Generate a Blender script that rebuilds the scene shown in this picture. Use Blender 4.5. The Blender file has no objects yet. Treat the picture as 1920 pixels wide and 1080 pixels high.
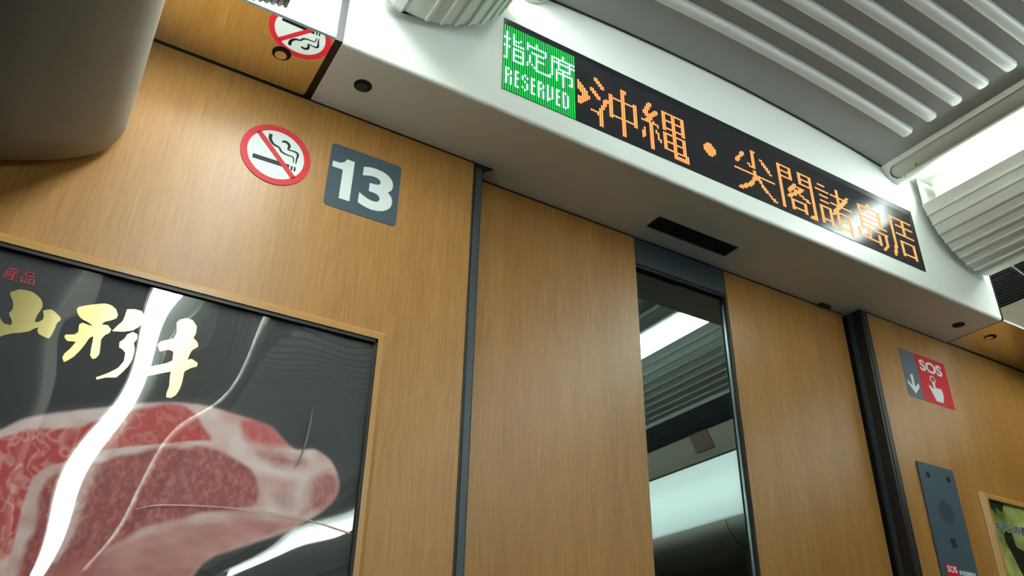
import bpy, bmesh, math, random
from mathutils import Vector, Matrix
from mathutils.geometry import tessellate_polygon

S = bpy.context.scene
C = S.collection
PI = math.pi
random.seed(7)

# ------------------------------------------------------------------ camera, world, exposure
cam_data = bpy.data.cameras.new('camera')
cam = bpy.data.objects.new('camera', cam_data)
C.objects.link(cam)
cam_data.sensor_width = 36.0
cam_data.lens = 1556.2253 * 36.0 / 1920.0
cam_data.clip_start = 0.02
_R = ((0.85678027, -0.51530688, 0.01965685),
      (0.26810840, 0.41256414, -0.87057953),
      (0.44050591, 0.75116553, 0.49163492))
CAM = (-1.0605, -1.05, 1.15)
cam.matrix_world = Matrix((
    (_R[0][0], -_R[1][0], -_R[2][0], CAM[0]),
    (_R[0][1], -_R[1][1], -_R[2][1], CAM[1]),
    (_R[0][2], -_R[1][2], -_R[2][2], CAM[2]),
    (0, 0, 0, 1)))
S.camera = cam

w = bpy.data.worlds.new('world')
S.world = w
w.use_nodes = True
w.node_tree.nodes['Background'].inputs[0].default_value = (0.02, 0.022, 0.025, 1)
w.node_tree.nodes['Background'].inputs[1].default_value = 1.0

S.view_settings.view_transform = 'Standard'
S.view_settings.look = 'None'
S.view_settings.gamma = 1.0
S.view_settings.exposure = 0.1
S.view_settings.use_curve_mapping = False

LAMP = 18.0          # radiance of the tube covers beside the ceiling
RACKLAMP = 24.0     # radiance of the covers that light the left rack
RACKLAMP_R = 14.0   # and the right rack

# ------------------------------------------------------------------ materials
def srgb(r, g, b):
    f = lambda c: (c / 12.92) if c <= 0.04045 else ((c + 0.055) / 1.055) ** 2.4
    return (f(r / 255.0), f(g / 255.0), f(b / 255.0), 1.0)

def mat(name, col, rough=0.5, metal=0.0, spec=0.5, coat=0.0, coat_rough=0.1, emit=None, estr=0.0):
    m = bpy.data.materials.new(name)
    m.use_nodes = True
    b = m.node_tree.nodes['Principled BSDF']
    b.inputs['Base Color'].default_value = col if len(col) == 4 else (*col, 1)
    b.inputs['Roughness'].default_value = rough
    b.inputs['Metallic'].default_value = metal
    b.inputs['Specular IOR Level'].default_value = spec
    b.inputs['Coat Weight'].default_value = coat
    b.inputs['Coat Roughness'].default_value = coat_rough
    if emit is not None:
        b.inputs['Emission Color'].default_value = emit if len(emit) == 4 else (*emit, 1)
        b.inputs['Emission Strength'].default_value = estr
    return m

def add_noise(m, scale, amount, stretch=(1, 1, 1), detail=3.0, c2=None, lo=0.35, hi=0.65):
    """mix the base colour with a second one through a stretched noise"""
    nt = m.node_tree
    b = nt.nodes['Principled BSDF']
    col = tuple(b.inputs['Base Color'].default_value)
    tc = nt.nodes.new('ShaderNodeTexCoord')
    mp = nt.nodes.new('ShaderNodeMapping')
    mp.inputs['Scale'].default_value = stretch
    nz = nt.nodes.new('ShaderNodeTexNoise')
    nz.inputs['Scale'].default_value = scale
    nz.inputs['Detail'].default_value = detail
    nz.inputs['Roughness'].default_value = 0.6
    cr = nt.nodes.new('ShaderNodeValToRGB')
    cr.color_ramp.elements[0].position = lo
    cr.color_ramp.elements[1].position = hi
    cr.color_ramp.elements[0].color = col
    cr.color_ramp.elements[1].color = c2 if c2 else tuple(x * (1 - amount) for x in col[:3]) + (1,)
    nt.links.new(tc.outputs['Object'], mp.inputs['Vector'])
    nt.links.new(mp.outputs['Vector'], nz.inputs['Vector'])
    nt.links.new(nz.outputs['Fac'], cr.inputs['Fac'])
    nt.links.new(cr.outputs['Color'], b.inputs['Base Color'])
    return m

def wood(name):
    m = bpy.data.materials.new(name)
    m.use_nodes = True
    nt = m.node_tree
    b = nt.nodes['Principled BSDF']
    b.inputs['Roughness'].default_value = 0.36
    b.inputs['Specular IOR Level'].default_value = 0.55
    tc = nt.nodes.new('ShaderNodeTexCoord')
    def noise(scale, sx, sz, detail, rough=0.6):
        mp = nt.nodes.new('ShaderNodeMapping')
        mp.inputs['Scale'].default_value = (sx, sx, sz)
        nz = nt.nodes.new('ShaderNodeTexNoise')
        nz.inputs['Scale'].default_value = scale
        nz.inputs['Detail'].default_value = detail
        nz.inputs['Roughness'].default_value = rough
        nt.links.new(tc.outputs['Object'], mp.inputs['Vector'])
        nt.links.new(mp.outputs['Vector'], nz.inputs['Vector'])
        return nz
    fine = noise(20.0, 16.0, 0.55, 4.0, 0.75)
    broad = noise(3.0, 5.0, 0.16, 3.0)
    r1 = nt.nodes.new('ShaderNodeValToRGB')
    r1.color_ramp.elements[0].position = 0.30
    r1.color_ramp.elements[1].position = 0.68
    r1.color_ramp.elements[0].color = WOOD_D
    r1.color_ramp.elements[1].color = WOOD_L
    r2 = nt.nodes.new('ShaderNodeValToRGB')
    r2.color_ramp.elements[0].position = 0.32
    r2.color_ramp.elements[1].position = 0.66
    r2.color_ramp.elements[0].color = (0.86, 0.80, 0.74, 1)
    r2.color_ramp.elements[1].color = (1.0, 1.0, 1.0, 1)
    mx = nt.nodes.new('ShaderNodeMix')
    mx.data_type = 'RGBA'
    mx.blend_type = 'MULTIPLY'
    mx.inputs['Factor'].default_value = 1.0
    nt.links.new(fine.outputs['Fac'], r1.inputs['Fac'])
    nt.links.new(broad.outputs['Fac'], r2.inputs['Fac'])
    nt.links.new(r1.outputs['Color'], mx.inputs['A'])
    nt.links.new(r2.outputs['Color'], mx.inputs['B'])
    nt.links.new(mx.outputs['Result'], b.inputs['Base Color'])
    return m

def film_material(name, fac_scale=1.0, rough=0.015):
    m = bpy.data.materials.new(name)
    m.use_nodes = True
    nt = m.node_tree
    nt.nodes.remove(nt.nodes['Principled BSDF'])
    out = nt.nodes['Material Output']
    tr = nt.nodes.new('ShaderNodeBsdfTransparent')
    gl = nt.nodes.new('ShaderNodeBsdfGlossy')
    gl.inputs['Roughness'].default_value = rough
    fr = nt.nodes.new('ShaderNodeFresnel')
    fr.inputs['IOR'].default_value = 1.5
    ma = nt.nodes.new('ShaderNodeMath')
    ma.operation = 'MULTIPLY'
    ma.inputs[1].default_value = fac_scale
    ma.use_clamp = True
    mx = nt.nodes.new('ShaderNodeMixShader')
    nt.links.new(fr.outputs['Fac'], ma.inputs[0])
    nt.links.new(ma.outputs[0], mx.inputs['Fac'])
    nt.links.new(tr.outputs[0], mx.inputs[1])
    nt.links.new(gl.outputs[0], mx.inputs[2])
    nt.links.new(mx.outputs[0], out.inputs['Surface'])
    return m

def glass_pane(name, fac, tint):
    m = bpy.data.materials.new(name)
    m.use_nodes = True
    nt = m.node_tree
    nt.nodes.remove(nt.nodes['Principled BSDF'])
    out = nt.nodes['Material Output']
    tr = nt.nodes.new('ShaderNodeBsdfTransparent')
    tr.inputs['Color'].default_value = tint
    gl = nt.nodes.new('ShaderNodeBsdfGlossy')
    gl.inputs['Roughness'].default_value = 0.0
    gl.inputs['Color'].default_value = (0.80, 1.0, 1.0, 1)
    mx = nt.nodes.new('ShaderNodeMixShader')
    mx.inputs['Fac'].default_value = fac
    nt.links.new(tr.outputs[0], mx.inputs[1])
    nt.links.new(gl.outputs[0], mx.inputs[2])
    nt.links.new(mx.outputs[0], out.inputs['Surface'])
    return m

WOOD_D = srgb(152, 104, 45)
WOOD_L = srgb(182, 134, 69)
M_wood = wood('teak_laminate')
M_white = mat('white_panel', srgb(236, 240, 237), 0.45)
M_ceil = mat('ceiling_grey_shaded', srgb(158, 159, 156), 0.55)  # darker than the ribs to imitate grazing light on the ceiling
M_rib = mat('ceiling_rib_lit', srgb(226, 230, 228), 0.4)  # whiter to imitate the lamp light the ribs catch
M_cove = mat('ribbed_cove_grey', srgb(222, 224, 216), 0.5)
M_rail = mat('duct_grey', srgb(206, 206, 196), 0.5)
M_duct = mat('duct_slot_grey', srgb(176, 177, 164), 0.6)
M_black = mat('black_rubber', srgb(16, 18, 19), 0.45)
M_dark = mat('dark_void', srgb(8, 9, 10), 0.8)
M_slate = mat('slate_metal', srgb(46, 58, 66), 0.45)
M_alu = mat('grey_aluminium', srgb(60, 69, 76), 0.4, 0.3)
M_silver = mat('bright_bead', srgb(215, 225, 228), 0.25, 0.8)
M_mirror = mat('polished_steel', srgb(247, 244, 238), 0.02, 1.0)
M_rack = mat('rack_grey_beige', srgb(150, 144, 132), 0.5)
M_rackw = mat('rack_white', srgb(226, 230, 228), 0.45)
M_rackb = mat('rack_beige', srgb(108, 102, 88), 0.55)
M_grille = mat('rack_grille_dark', srgb(11, 13, 16), 0.6, spec=0.2)
M_lamp = mat('lamp_cover', (0.9, 0.95, 0.93, 1), 0.4, emit=(0.90, 1.0, 0.955), estr=LAMP)
M_rlamp = mat('rack_lamp_cover', (0.9, 0.95, 0.93, 1), 0.4, emit=(0.93, 1.0, 0.93), estr=RACKLAMP)
M_rlamp_r = mat('right_rack_lamp_cover', (0.9, 0.95, 0.93, 1), 0.4, emit=(0.93, 1.0, 0.93), estr=RACKLAMP_R)
M_block = mat('lamp_end_cream', srgb(222, 222, 206), 0.5)
M_floor = mat('floor_vinyl', srgb(30, 29, 29), 0.7)
M_side = mat('side_panel', srgb(72, 70, 68), 0.55)
M_red = mat('sign_red', srgb(206, 44, 52), 0.45, spec=0.2)
M_signw = mat('sign_white', srgb(216, 224, 224), 0.45, spec=0.2)
M_ink = mat('sign_black', srgb(20, 26, 30), 0.45, spec=0.2)
M_signg = mat('sign_slate', srgb(70, 86, 96), 0.45, spec=0.2)
M_signb = mat('sign_bluegrey', srgb(92, 106, 122), 0.45, spec=0.2)
M_sred = mat('sign_crimson', srgb(200, 32, 48), 0.45, spec=0.2)
M_frame = mat('frame_wood_tone', srgb(178, 134, 76), 0.3)
M_paper = mat('poster_charcoal', srgb(30, 36, 40), 0.6)
M_fat = add_noise(mat('meat_fat', srgb(226, 200, 192), 0.5), 22.0, 0.2, c2=srgb(206, 158, 150))
M_lean = add_noise(mat('meat_lean', srgb(176, 62, 62), 0.5), 130.0, 0.2, stretch=(1.6, 1, 0.55), detail=4.0,
                   c2=srgb(216, 140, 130), lo=0.46, hi=0.72)
M_lean2 = add_noise(mat('meat_lean_red', srgb(196, 58, 54), 0.5), 90.0, 0.2, stretch=(1.3, 1, 0.8), detail=4.0,
                    c2=srgb(226, 166, 150), lo=0.42, hi=0.68)
M_side_meat = add_noise(mat('meat_pink', srgb(196, 128, 120), 0.5), 40.0, 0.2, c2=srgb(178, 96, 92))
M_gold = mat('gold_foil', srgb(200, 186, 126), 0.24, 1.0)
M_pred = mat('poster_red', srgb(220, 40, 48), 0.5)
M_leaf = add_noise(mat('leaf_picture', srgb(232, 238, 150), 0.5), 9.0, 0.2, detail=4.0, c2=srgb(124, 144, 70), lo=0.4, hi=0.62)
M_leafd = mat('leaf_dark', srgb(46, 50, 30), 0.5)
M_film = film_material('clear_film', 1.8)
M_film2 = film_material('clear_film_flat', 1.0)
M_glass = glass_pane('tinted_glass', 0.27, (0.25, 0.30, 0.32, 1))
M_bezel = mat('display_bezel', srgb(20, 26, 30), 0.35)
M_screen = mat('display_screen', srgb(44, 44, 48), 0.2, spec=0.16)
M_ledg = mat('led_green', (0.0, 0.05, 0.01, 1), 0.5, emit=(0.0, 0.60, 0.07), estr=1.0)
M_ledw = mat('led_white', (0.1, 0.1, 0.1, 1), 0.5, emit=(0.62, 1.0, 1.0), estr=1.7)
M_ledc = mat('led_amber_core', (0.1, 0.05, 0.0, 1), 0.5, emit=(1.0, 0.46, 0.13), estr=1.6)
M_ledr = mat('led_amber_halo', (0.1, 0.02, 0.0, 1), 0.5, emit=(0.70, 0.075, 0.006), estr=1.0)  # red fringe of glow, set as a surface colour
M_plate = mat('row_plate_brown', srgb(78, 62, 48), 0.5)
M_plated = mat('row_plate_shaded', srgb(18, 20, 22), 0.4)

# ------------------------------------------------------------------ helpers
def link(name, bm, m, parent=None, smooth=False):
    me = bpy.data.meshes.new(name)
    bmesh.ops.recalc_face_normals(bm, faces=bm.faces)
    bm.to_mesh(me)
    bm.free()
    for x in (m if isinstance(m, (list, tuple)) else [m]):
        me.materials.append(x)
    if smooth:
        for p in me.polygons:
            p.use_smooth = True
    o = bpy.data.objects.new(name, me)
    C.objects.link(o)
    if parent is not None:
        o.parent = parent
        o.matrix_parent_inverse = Matrix.Translation(parent.location).inverted()
    return o

def tag(o, label, cat, group=None):
    o['label'] = label
    o['category'] = cat
    if group:
        o['group'] = group
    return o

def thing(name, loc, label, cat, group=None):
    o = bpy.data.objects.new(name, None)
    o.empty_display_size = 0.05
    C.objects.link(o)
    o.location = loc
    return tag(o, label, cat, group)

def struct(name, bm, m, parent=None, smooth=False):
    o = link(name, bm, m, parent, smooth)
    if parent is None:
        o['kind'] = 'structure'
    return o

def box(bm, x0, x1, y0, y1, z0, z1, mi=0):
    v = [bm.verts.new((x, y, z)) for x in (x0, x1) for y in (y0, y1) for z in (z0, z1)]
    for q in ((0, 1, 3, 2), (4, 6, 7, 5), (0, 4, 5, 1), (2, 3, 7, 6), (0, 2, 6, 4), (1, 5, 7, 3)):
        f = bm.faces.new([v[i] for i in q])
        f.material_index = mi

def B(*a):
    bm = bmesh.new()
    box(bm, *a)
    return bm

def bevel(bm, r, seg=2):
    bmesh.ops.bevel(bm, geom=list(bm.edges), offset=r, segments=seg, affect='EDGES', profile=0.5)
    return bm

def plate(bm, pts, yf, t=0.0006, mi=0):
    """outline given as (x, z) on the end wall; front face at y = yf, thickness t towards the wall"""
    tris = tessellate_polygon([[Vector((p[0], p[1], 0)) for p in pts]])
    f = [bm.verts.new((p[0], yf, p[1])) for p in pts]
    b = [bm.verts.new((p[0], yf + t, p[1])) for p in pts]
    for t3 in tris:
        bm.faces.new([f[i] for i in t3]).material_index = mi
        bm.faces.new([b[i] for i in reversed(t3)]).material_index = mi
    n = len(pts)
    for i in range(n):
        j = (i + 1) % n
        bm.faces.new((f[i], b[i], b[j], f[j])).material_index = mi

def ring(bm, cx, cz, r1, r0, yf, t=0.0006, n=64, mi=0):
    vs = []
    for i in range(n):
        a = 2 * PI * i / n
        c, s = math.cos(a), math.sin(a)
        vs.append([bm.verts.new((cx + r * c, y, cz + r * s)) for r, y in ((r1, yf), (r0, yf), (r0, yf + t), (r1, yf + t))])
    for i in range(n):
        a, b = vs[i], vs[(i + 1) % n]
        for k in range(4):
            bm.faces.new((a[k], a[(k + 1) % 4], b[(k + 1) % 4], b[k])).material_index = mi

def disc_pts(cx, cz, r, n=48):
    return [(cx + r * math.cos(2 * PI * i / n), cz + r * math.sin(2 * PI * i / n)) for i in range(n)]

def rrect(x0, x1, z0, z1, r, n=6):
    out = []
    for cx, cz, a0 in ((x1 - r, z1 - r, 0), (x0 + r, z1 - r, 90), (x0 + r, z0 + r, 180), (x1 - r, z0 + r, 270)):
        for i in range(n + 1):
            a = math.radians(a0 + 90 * i / n)
            out.append((cx + r * math.cos(a), cz + r * math.sin(a)))
    return out

def ribbon(pts, widths):
    """outline of a stroke with varying width"""
    L, R = [], []
    n = len(pts)
    for i in range(n):
        a = Vector(pts[max(0, i - 1)])
        b = Vector(pts[min(n - 1, i + 1)])
        d = (b - a).normalized()
        nn = Vector((-d.y, d.x)) * widths[i] / 2
        p = Vector(pts[i])
        L.append(tuple(p + nn))
        R.append(tuple(p - nn))
    return L + R[::-1]

def smooth_closed(pts, k=3):
    """Catmull-Rom through a closed outline"""
    n = len(pts)
    out = []
    for i in range(n):
        p0, p1, p2, p3 = (Vector(pts[(i + j) % n]) for j in (-1, 0, 1, 2))
        for s in range(k):
            t = s / k
            q = 0.5 * ((2 * p1) + (-p0 + p2) * t + (2 * p0 - 5 * p1 + 4 * p2 - p3) * t * t + (-p0 + 3 * p1 - 3 * p2 + p3) * t ** 3)
            out.append((q.x, q.y))
    return out

def smooth_open(pts, k=4):
    n = len(pts)
    out = []
    for i in range(n - 1):
        p0, p1, p2, p3 = (Vector(pts[min(max(i + j, 0), n - 1)]) for j in (-1, 0, 1, 2))
        for s in range(k):
            t = s / k
            q = 0.5 * ((2 * p1) + (-p0 + p2) * t + (2 * p0 - 5 * p1 + 4 * p2 - p3) * t * t + (-p0 + 3 * p1 - 3 * p2 + p3) * t ** 3)
            out.append(tuple(q))
    out.append(tuple(pts[-1]))
    return out

def extrude_xz(bm, prof, y0, y1, mi=0, closed=True, caps=True):
    """profile of (x, z) points run along y"""
    a = [bm.verts.new((p[0], y0, p[1])) for p in prof]
    b = [bm.verts.new((p[0], y1, p[1])) for p in prof]
    n = len(prof)
    for i in range(n if closed else n - 1):
        j = (i + 1) % n
        bm.faces.new((a[i], a[j], b[j], b[i])).material_index = mi
    if closed and caps:
        bm.faces.new(a).material_index = mi
        bm.faces.new(b[::-1]).material_index = mi

def extrude_yz(bm, prof, x0, x1, mi=0):
    a = [bm.verts.new((x0, p[0], p[1])) for p in prof]
    b = [bm.verts.new((x1, p[0], p[1])) for p in prof]
    n = len(prof)
    for i in range(n):
        j = (i + 1) % n
        bm.faces.new((a[i], a[j], b[j], b[i])).material_index = mi
    bm.faces.new(a).material_index = mi
    bm.faces.new(b[::-1]).material_index = mi

def cyl_z(bm, cx, cy, r, z0, z1, n=28, mi=0):
    a = [bm.verts.new((cx + r * math.cos(2 * PI * i / n), cy + r * math.sin(2 * PI * i / n), z0)) for i in range(n)]
    b = [bm.verts.new((v.co.x, v.co.y, z1)) for v in a]
    for i in range(n):
        j = (i + 1) % n
        bm.faces.new((a[i], a[j], b[j], b[i])).material_index = mi
    bm.faces.new(a).material_index = mi
    bm.faces.new(b[::-1]).material_index = mi

def text_bm(body, width, height, x0, z0, yf, t=0.0006, bold=0.0, shear=0.0):
    """lettering fitted into a width x height box whose lower left corner is (x0, z0)"""
    cu = bpy.data.curves.new('lettering', 'FONT')
    cu.body = body
    cu.size = 1.0
    cu.offset = bold
    cu.resolution_u = 5
    cu.shear = shear
    o = bpy.data.objects.new('lettering', cu)
    C.objects.link(o)
    dg = bpy.context.evaluated_depsgraph_get()
    me = bpy.data.meshes.new_from_object(o.evaluated_get(dg))
    bpy.data.objects.remove(o)
    bm = bmesh.new()
    bm.from_mesh(me)
    bpy.data.meshes.remove(me)
    for f in bm.faces:
        f.smooth = False
    xs = [v.co.x for v in bm.verts]
    ys = [v.co.y for v in bm.verts]
    sx = width / (max(xs) - min(xs))
    sy = height / (max(ys) - min(ys))
    mx, my = min(xs), min(ys)
    for v in bm.verts:
        v.co = Vector((x0 + (v.co.x - mx) * sx, yf, z0 + (v.co.y - my) * sy))
    r = bmesh.ops.extrude_face_region(bm, geom=list(bm.faces))
    for e in r['geom']:
        if isinstance(e, bmesh.types.BMVert):
            e.co.y += t
    return bm

def at(bm, dx=0, dy=0, dz=0):
    bmesh.ops.translate(bm, vec=(dx, dy, dz), verts=bm.verts)
    return bm

# ------------------------------------------------------------------ setting: shell of the car
H = 2.068           # underside of the box over the end wall
YB = -6.0           # far end of the modelled length of the car
struct('floor', B(-1.55, 1.55, YB, 0.06, -0.04, 0.0), M_floor)
struct('wall_left', B(-1.56, -1.50, YB, 0.06, 0.0, 2.46), M_side)
struct('wall_right', B(1.50, 1.56, YB, 0.06, 0.0, 2.46), M_side)
struct('wall_back', B(-1.55, 1.55, YB - 0.05, YB, 0.0, 2.46), M_side)

bm = bmesh.new()
box(bm, -1.50, -0.5285, 0.0, 0.06, 0.0, H + 0.02)
struct('wall_front_left', bm, M_wood)
bm = bmesh.new()
box(bm, 0.5108, 1.50, 0.0, 0.06, 0.0, H + 0.02)
struct('wall_front_right', bm, M_wood)

for o_, x0, x1 in (('wall_front_left', -1.50, -0.5285), ('wall_front_right', 0.5108, 1.50)):
    bm = bmesh.new()
    box(bm, x0, x1, -0.0012, 0.0, H - 0.0026, H + 0.003)
    link('top_shadow_gap', bm, M_black, bpy.data.objects[o_])  # black strip stands for the shadow gap under the box

def ceil_z(x):
    return 2.404 - 0.118 * x * x

bm = bmesh.new()
N = 24
low = [(-0.4695 + 0.939 * i / N, ceil_z(-0.4695 + 0.939 * i / N)) for i in range(N + 1)]
prof = low + [(x, z + 0.03) for x, z in reversed(low)]
extrude_xz(bm, prof, -0.1495, YB)
ceiling = struct('ceiling', bm, M_ceil, smooth=False)
# flat ceilings of the lamp niches and the roof above the racks belong to the shell
for s in (-1, 1):
    bm = bmesh.new()
    box(bm, min(s * 0.47, s * 0.72), max(s * 0.47, s * 0.72), YB, -0.1455, 2.376, 2.40)
    link('niche_panel', bm, M_white, ceiling)
    bm = bmesh.new()
    box(bm, min(s * 0.72, s * 1.50), max(s * 0.72, s * 1.50), YB, -0.1455, 2.40, 2.43)
    link('rack_roof', bm, M_white, ceiling)

# ribs across the ceiling
def rib_mesh():
    bm = bmesh.new()
    X = 0.416
    sec = [(-0.0135, 0.001), (-0.0128, -0.006), (-0.0105, -0.0105), (-0.005, -0.0130), (0.005, -0.0130), (0.0105, -0.0105), (0.0128, -0.006), (0.0135, 0.001)]
    rows = []
    n = 28
    stations = []
    for i in range(n + 1):
        stations.append((-X + 2 * X * i / n, 1.0))
    stations = [(-X - 0.0045, 0.3), (-X - 0.0030, 0.85)] + stations + [(X + 0.0030, 0.85), (X + 0.0045, 0.3)]
    for x, k in stations:
        rows.append([bm.verts.new((x, yy * (0.6 + 0.4 * k), ceil_z(x) + (zz * k if zz < 0 else zz))) for yy, zz in sec])
    for a, b in zip(rows, rows[1:]):
        for i in range(len(sec) - 1):
            bm.faces.new((a[i], a[i + 1], b[i + 1], b[i]))
    bm.faces.new(rows[0])
    bm.faces.new(rows[-1][::-1])
    return bm
rib0 = link('rib', rib_mesh(), M_rib, ceiling, smooth=True)
rib0.location = (0, -0.2567, 0)
for k in range(1, 95):
    r = rib0.copy()
    C.objects.link(r)
    r.parent = ceiling
    r.location = (0, -0.2567 - 0.0597 * k, 0)

# dark joint between the ceiling and the box over the end wall
bm = bmesh.new()
up = [(x, z - 0.0012) for x, z in low]
extrude_xz(bm, up + [(x, z + 0.004) for x, z in reversed(low)], -0.1497, -0.1455)
link('joint_seal', bm, M_black, ceiling)

# ------------------------------------------------------------------ box over the end wall
hb = thing('header_box', (0, -0.06, H), 'pale grey box over the sliding door holding the long text display', 'overhead box')
bm = bmesh.new()
prof = [(0.07, H)]
rr = 0.007
for i in range(7):
    a = math.radians(90 * i / 6)
    prof.append((-0.145 + rr - rr * math.sin(a), H + rr - rr * math.cos(a)))
prof += [(-0.145, 2.44), (0.07, 2.44)]
extrude_yz(bm, prof, -0.830, 0.811)
link('shell', bm, M_white, hb)
def screw_cap(parent, cx, cy, inner_mat):
    bm = bmesh.new()
    cyl_z(bm, cx, cy, 0.0142, H - 0.0007, H + 0.001)
    o = link('screw_recess', bm, M_dark, parent)
    bm = bmesh.new()
    cyl_z(bm, cx, cy + 0.0035, 0.0088, H - 0.0013, H)
    link('screw_head', bm, inner_mat, o)
screw_cap(hb, (0.2762 - 1.01) * 1.05, (0.9276 - 1) * 1.05, M_slate)
screw_cap(hb, (1.7222 - 1.01) * 1.05, (0.9284 - 1) * 1.05, M_dark)

ds = thing('door_sensor', (-0.04, -0.025, H), 'black slot shaped door sensor window let into the underside of the box above the door', 'sensor')
bm = bmesh.new()
box(bm, -0.146, 0.064, -0.048, -0.0035, H - 0.0012, H + 0.001)
link('frame', bevel(bm, 0.0008, 1), mat('sensor_rim', srgb(150, 150, 146), 0.35), ds)
bm = bmesh.new()
box(bm, -0.1445, 0.0625, -0.0465, -0.0085, H - 0.0018, H)
link('window', bm, M_dark, ds)

bm = bmesh.new()
box(bm, 0.389, 0.421, 0.0225, 0.0345, H - 0.006, H)
tag(link('door_stop', bevel(bm, 0.001, 1), M_black), 'small black stop under the header box at the top right of the door', 'door stop')

# ------------------------------------------------------------------ polished panels beside the box
def mirror_panel(x0, x1, label, hole_x, hole_y, rc):
    t = thing('mirror_panel', ((x0 + x1) / 2, -0.07, H), label, 'panel', 'polished panels under the rack ends')
    bm = bmesh.new()
    # bottom plate with a rounded inner back corner
    n = 6
    pts = []
    yb, yf = -0.0025, -0.1442
    def corner(cx, cy, a0):
        return [(cx + rc * math.cos(math.radians(a0 + 90 * i / n)), cy + rc * math.sin(math.radians(a0 + 90 * i / n))) for i in range(n + 1)]
    if rc > 0:
        pts = [(x0, yf)] + [(x1, yf)] + corner(x1 - rc, yb - rc, 0) + [(x0, yb)]
    else:
        pts = [(x0, yf), (x1, yf), (x1, yb), (x0, yb)]
    a = [bm.verts.new((p[0], p[1], H)) for p in pts]
    b = [bm.verts.new((p[0], p[1], H + 0.004)) for p in pts]
    m = len(pts)
    bm.faces.new(a)
    bm.faces.new(b[::-1])
    for i in range(m):
        j = (i + 1) % m
        bm.faces.new((a[i], a[j], b[j], b[i]))
    link('bottom_plate', bm, M_mirror, t)
    bm = bmesh.new()
    extrude_yz(bm, [(-0.1442, H), (-0.1468, H + 0.0026), (-0.1468, 2.262), (-0.1441, 2.262), (-0.1441, H)], x0, x1)
    link('front_plate', bm, M_mirror, t)
    bm = bmesh.new()
    extrude_yz(bm, [(-0.1444, H - 0.0003), (-0.1473, H + 0.0025), (-0.1473, H + 0.0040), (-0.1440, H + 0.001)], x0, x1)
    link('edge_trim', bm, M_silver, t)
    bm = bmesh.new()
    cyl_z(bm, hole_x, hole_y, 0.0142, H - 0.0007, H + 0.001)
    o = link('screw_recess', bm, M_dark, t)
    bm = bmesh.new()
    cyl_z(bm, hole_x, hole_y + 0.0035, 0.0088, H - 0.0013, H)
    link('screw_head', bm, M_mirror, o)
mirror_panel(-1.495, -0.8425, 'polished steel panel at upper left reflecting the wood wall and the no smoking sign', (0.1515 - 1.01) * 1.05, (0.9283 - 1) * 1.05, 0.008)
mirror_panel(0.8145, 1.495, 'polished steel panel at far right beyond the display box reflecting orange wood', (1.84 - 1.01) * 1.05, (0.9266 - 1) * 1.05, 0.0)
bm = bmesh.new()
box(bm, -0.8425, -0.830, -0.1440, 0.0, H + 0.002, 2.40)
link('side_seal', bm, M_black, hb)
bm = bmesh.new()
box(bm, 0.811, 0.8145, -0.1470, 0.0, H + 0.001, 2.40)
link('side_seal', bm, M_black, hb)
# packing behind the polished panels, part of the end wall
bm = bmesh.new()
box(bm, -1.50, -0.8425, -0.1440, 0.06, H + 0.006, 2.40)
struct('trim_1', bm, M_white)
bm = bmesh.new()
box(bm, 0.8145, 1.50, -0.1440, 0.06, H + 0.006, 2.40)
struct('trim_2', bm, M_white)

# ------------------------------------------------------------------ door
YD = 0.0373
door = bpy.data.objects.new('door_1', None)
C.objects.link(door)
door.location = (0, YD, 0)
door['kind'] = 'structure'
WX0, WX1, WZ0, WZ1 = -0.1412, 0.1022, 0.75, 2.0672
bm = bmesh.new()
box(bm, -0.535, WX0, YD, YD + 0.03, 0.005, H - 0.001)
link('left_leaf', bm, M_wood, door)
bm = bmesh.new()
box(bm, WX1, 0.472, YD, YD + 0.03, 0.005, H - 0.001)
link('right_leaf', bm, M_wood, door)
bm = bmesh.new()
box(bm, WX0, WX1, YD, YD + 0.03, 0.005, WZ0)
link('lower_leaf', bm, M_wood, door)
bm = bmesh.new()
box(bm, WX0, WX1, YD + 0.001, YD + 0.03, 2.0066, H - 0.001)
link('header_plate', bevel(bm, 0.0015, 1), M_slate, door)
bm = bmesh.new()
box(bm, WX0 + 0.001, WX1 - 0.001, YD + 0.011, YD + 0.016, WZ0, 2.0066)
link('glass', bm, M_glass, door)
bm = bmesh.new()
box(bm, WX1 - 0.0040, WX1, YD + 0.002, YD + 0.0108, WZ0, 2.0066)
box(bm, WX0, WX0 + 0.0012, YD + 0.002, YD + 0.0108, WZ0, 2.0066)
box(bm, WX0, WX1, YD + 0.004, YD + 0.0108, 2.0010, 2.0066)
link('gasket', bm, M_black, door)
bm = bmesh.new()
box(bm, WX1 - 0.0056, WX1 - 0.0042, YD + 0.0085, YD + 0.0108, WZ0, 1.985)
link('bead', bm, M_silver, door)
bm = bmesh.new()
box(bm, -0.51, 0.472, YD - 0.0012, YD, H - 0.0030, H - 0.0005)
link('top_shadow_gap', bm, M_black, door)  # black strip for the shadow gap above the door
# dark vestibule behind the door
bm = bmesh.new()
box(bm, -0.6, 0.6, 0.30, 0.32, 0.0, 2.4)
box(bm, -0.62, -0.6, 0.075, 0.32, 0.0, 2.4)
box(bm, 0.6, 0.62, 0.075, 0.32, 0.0, 2.4)
struct('wall_vestibule', bm, M_dark)

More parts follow.
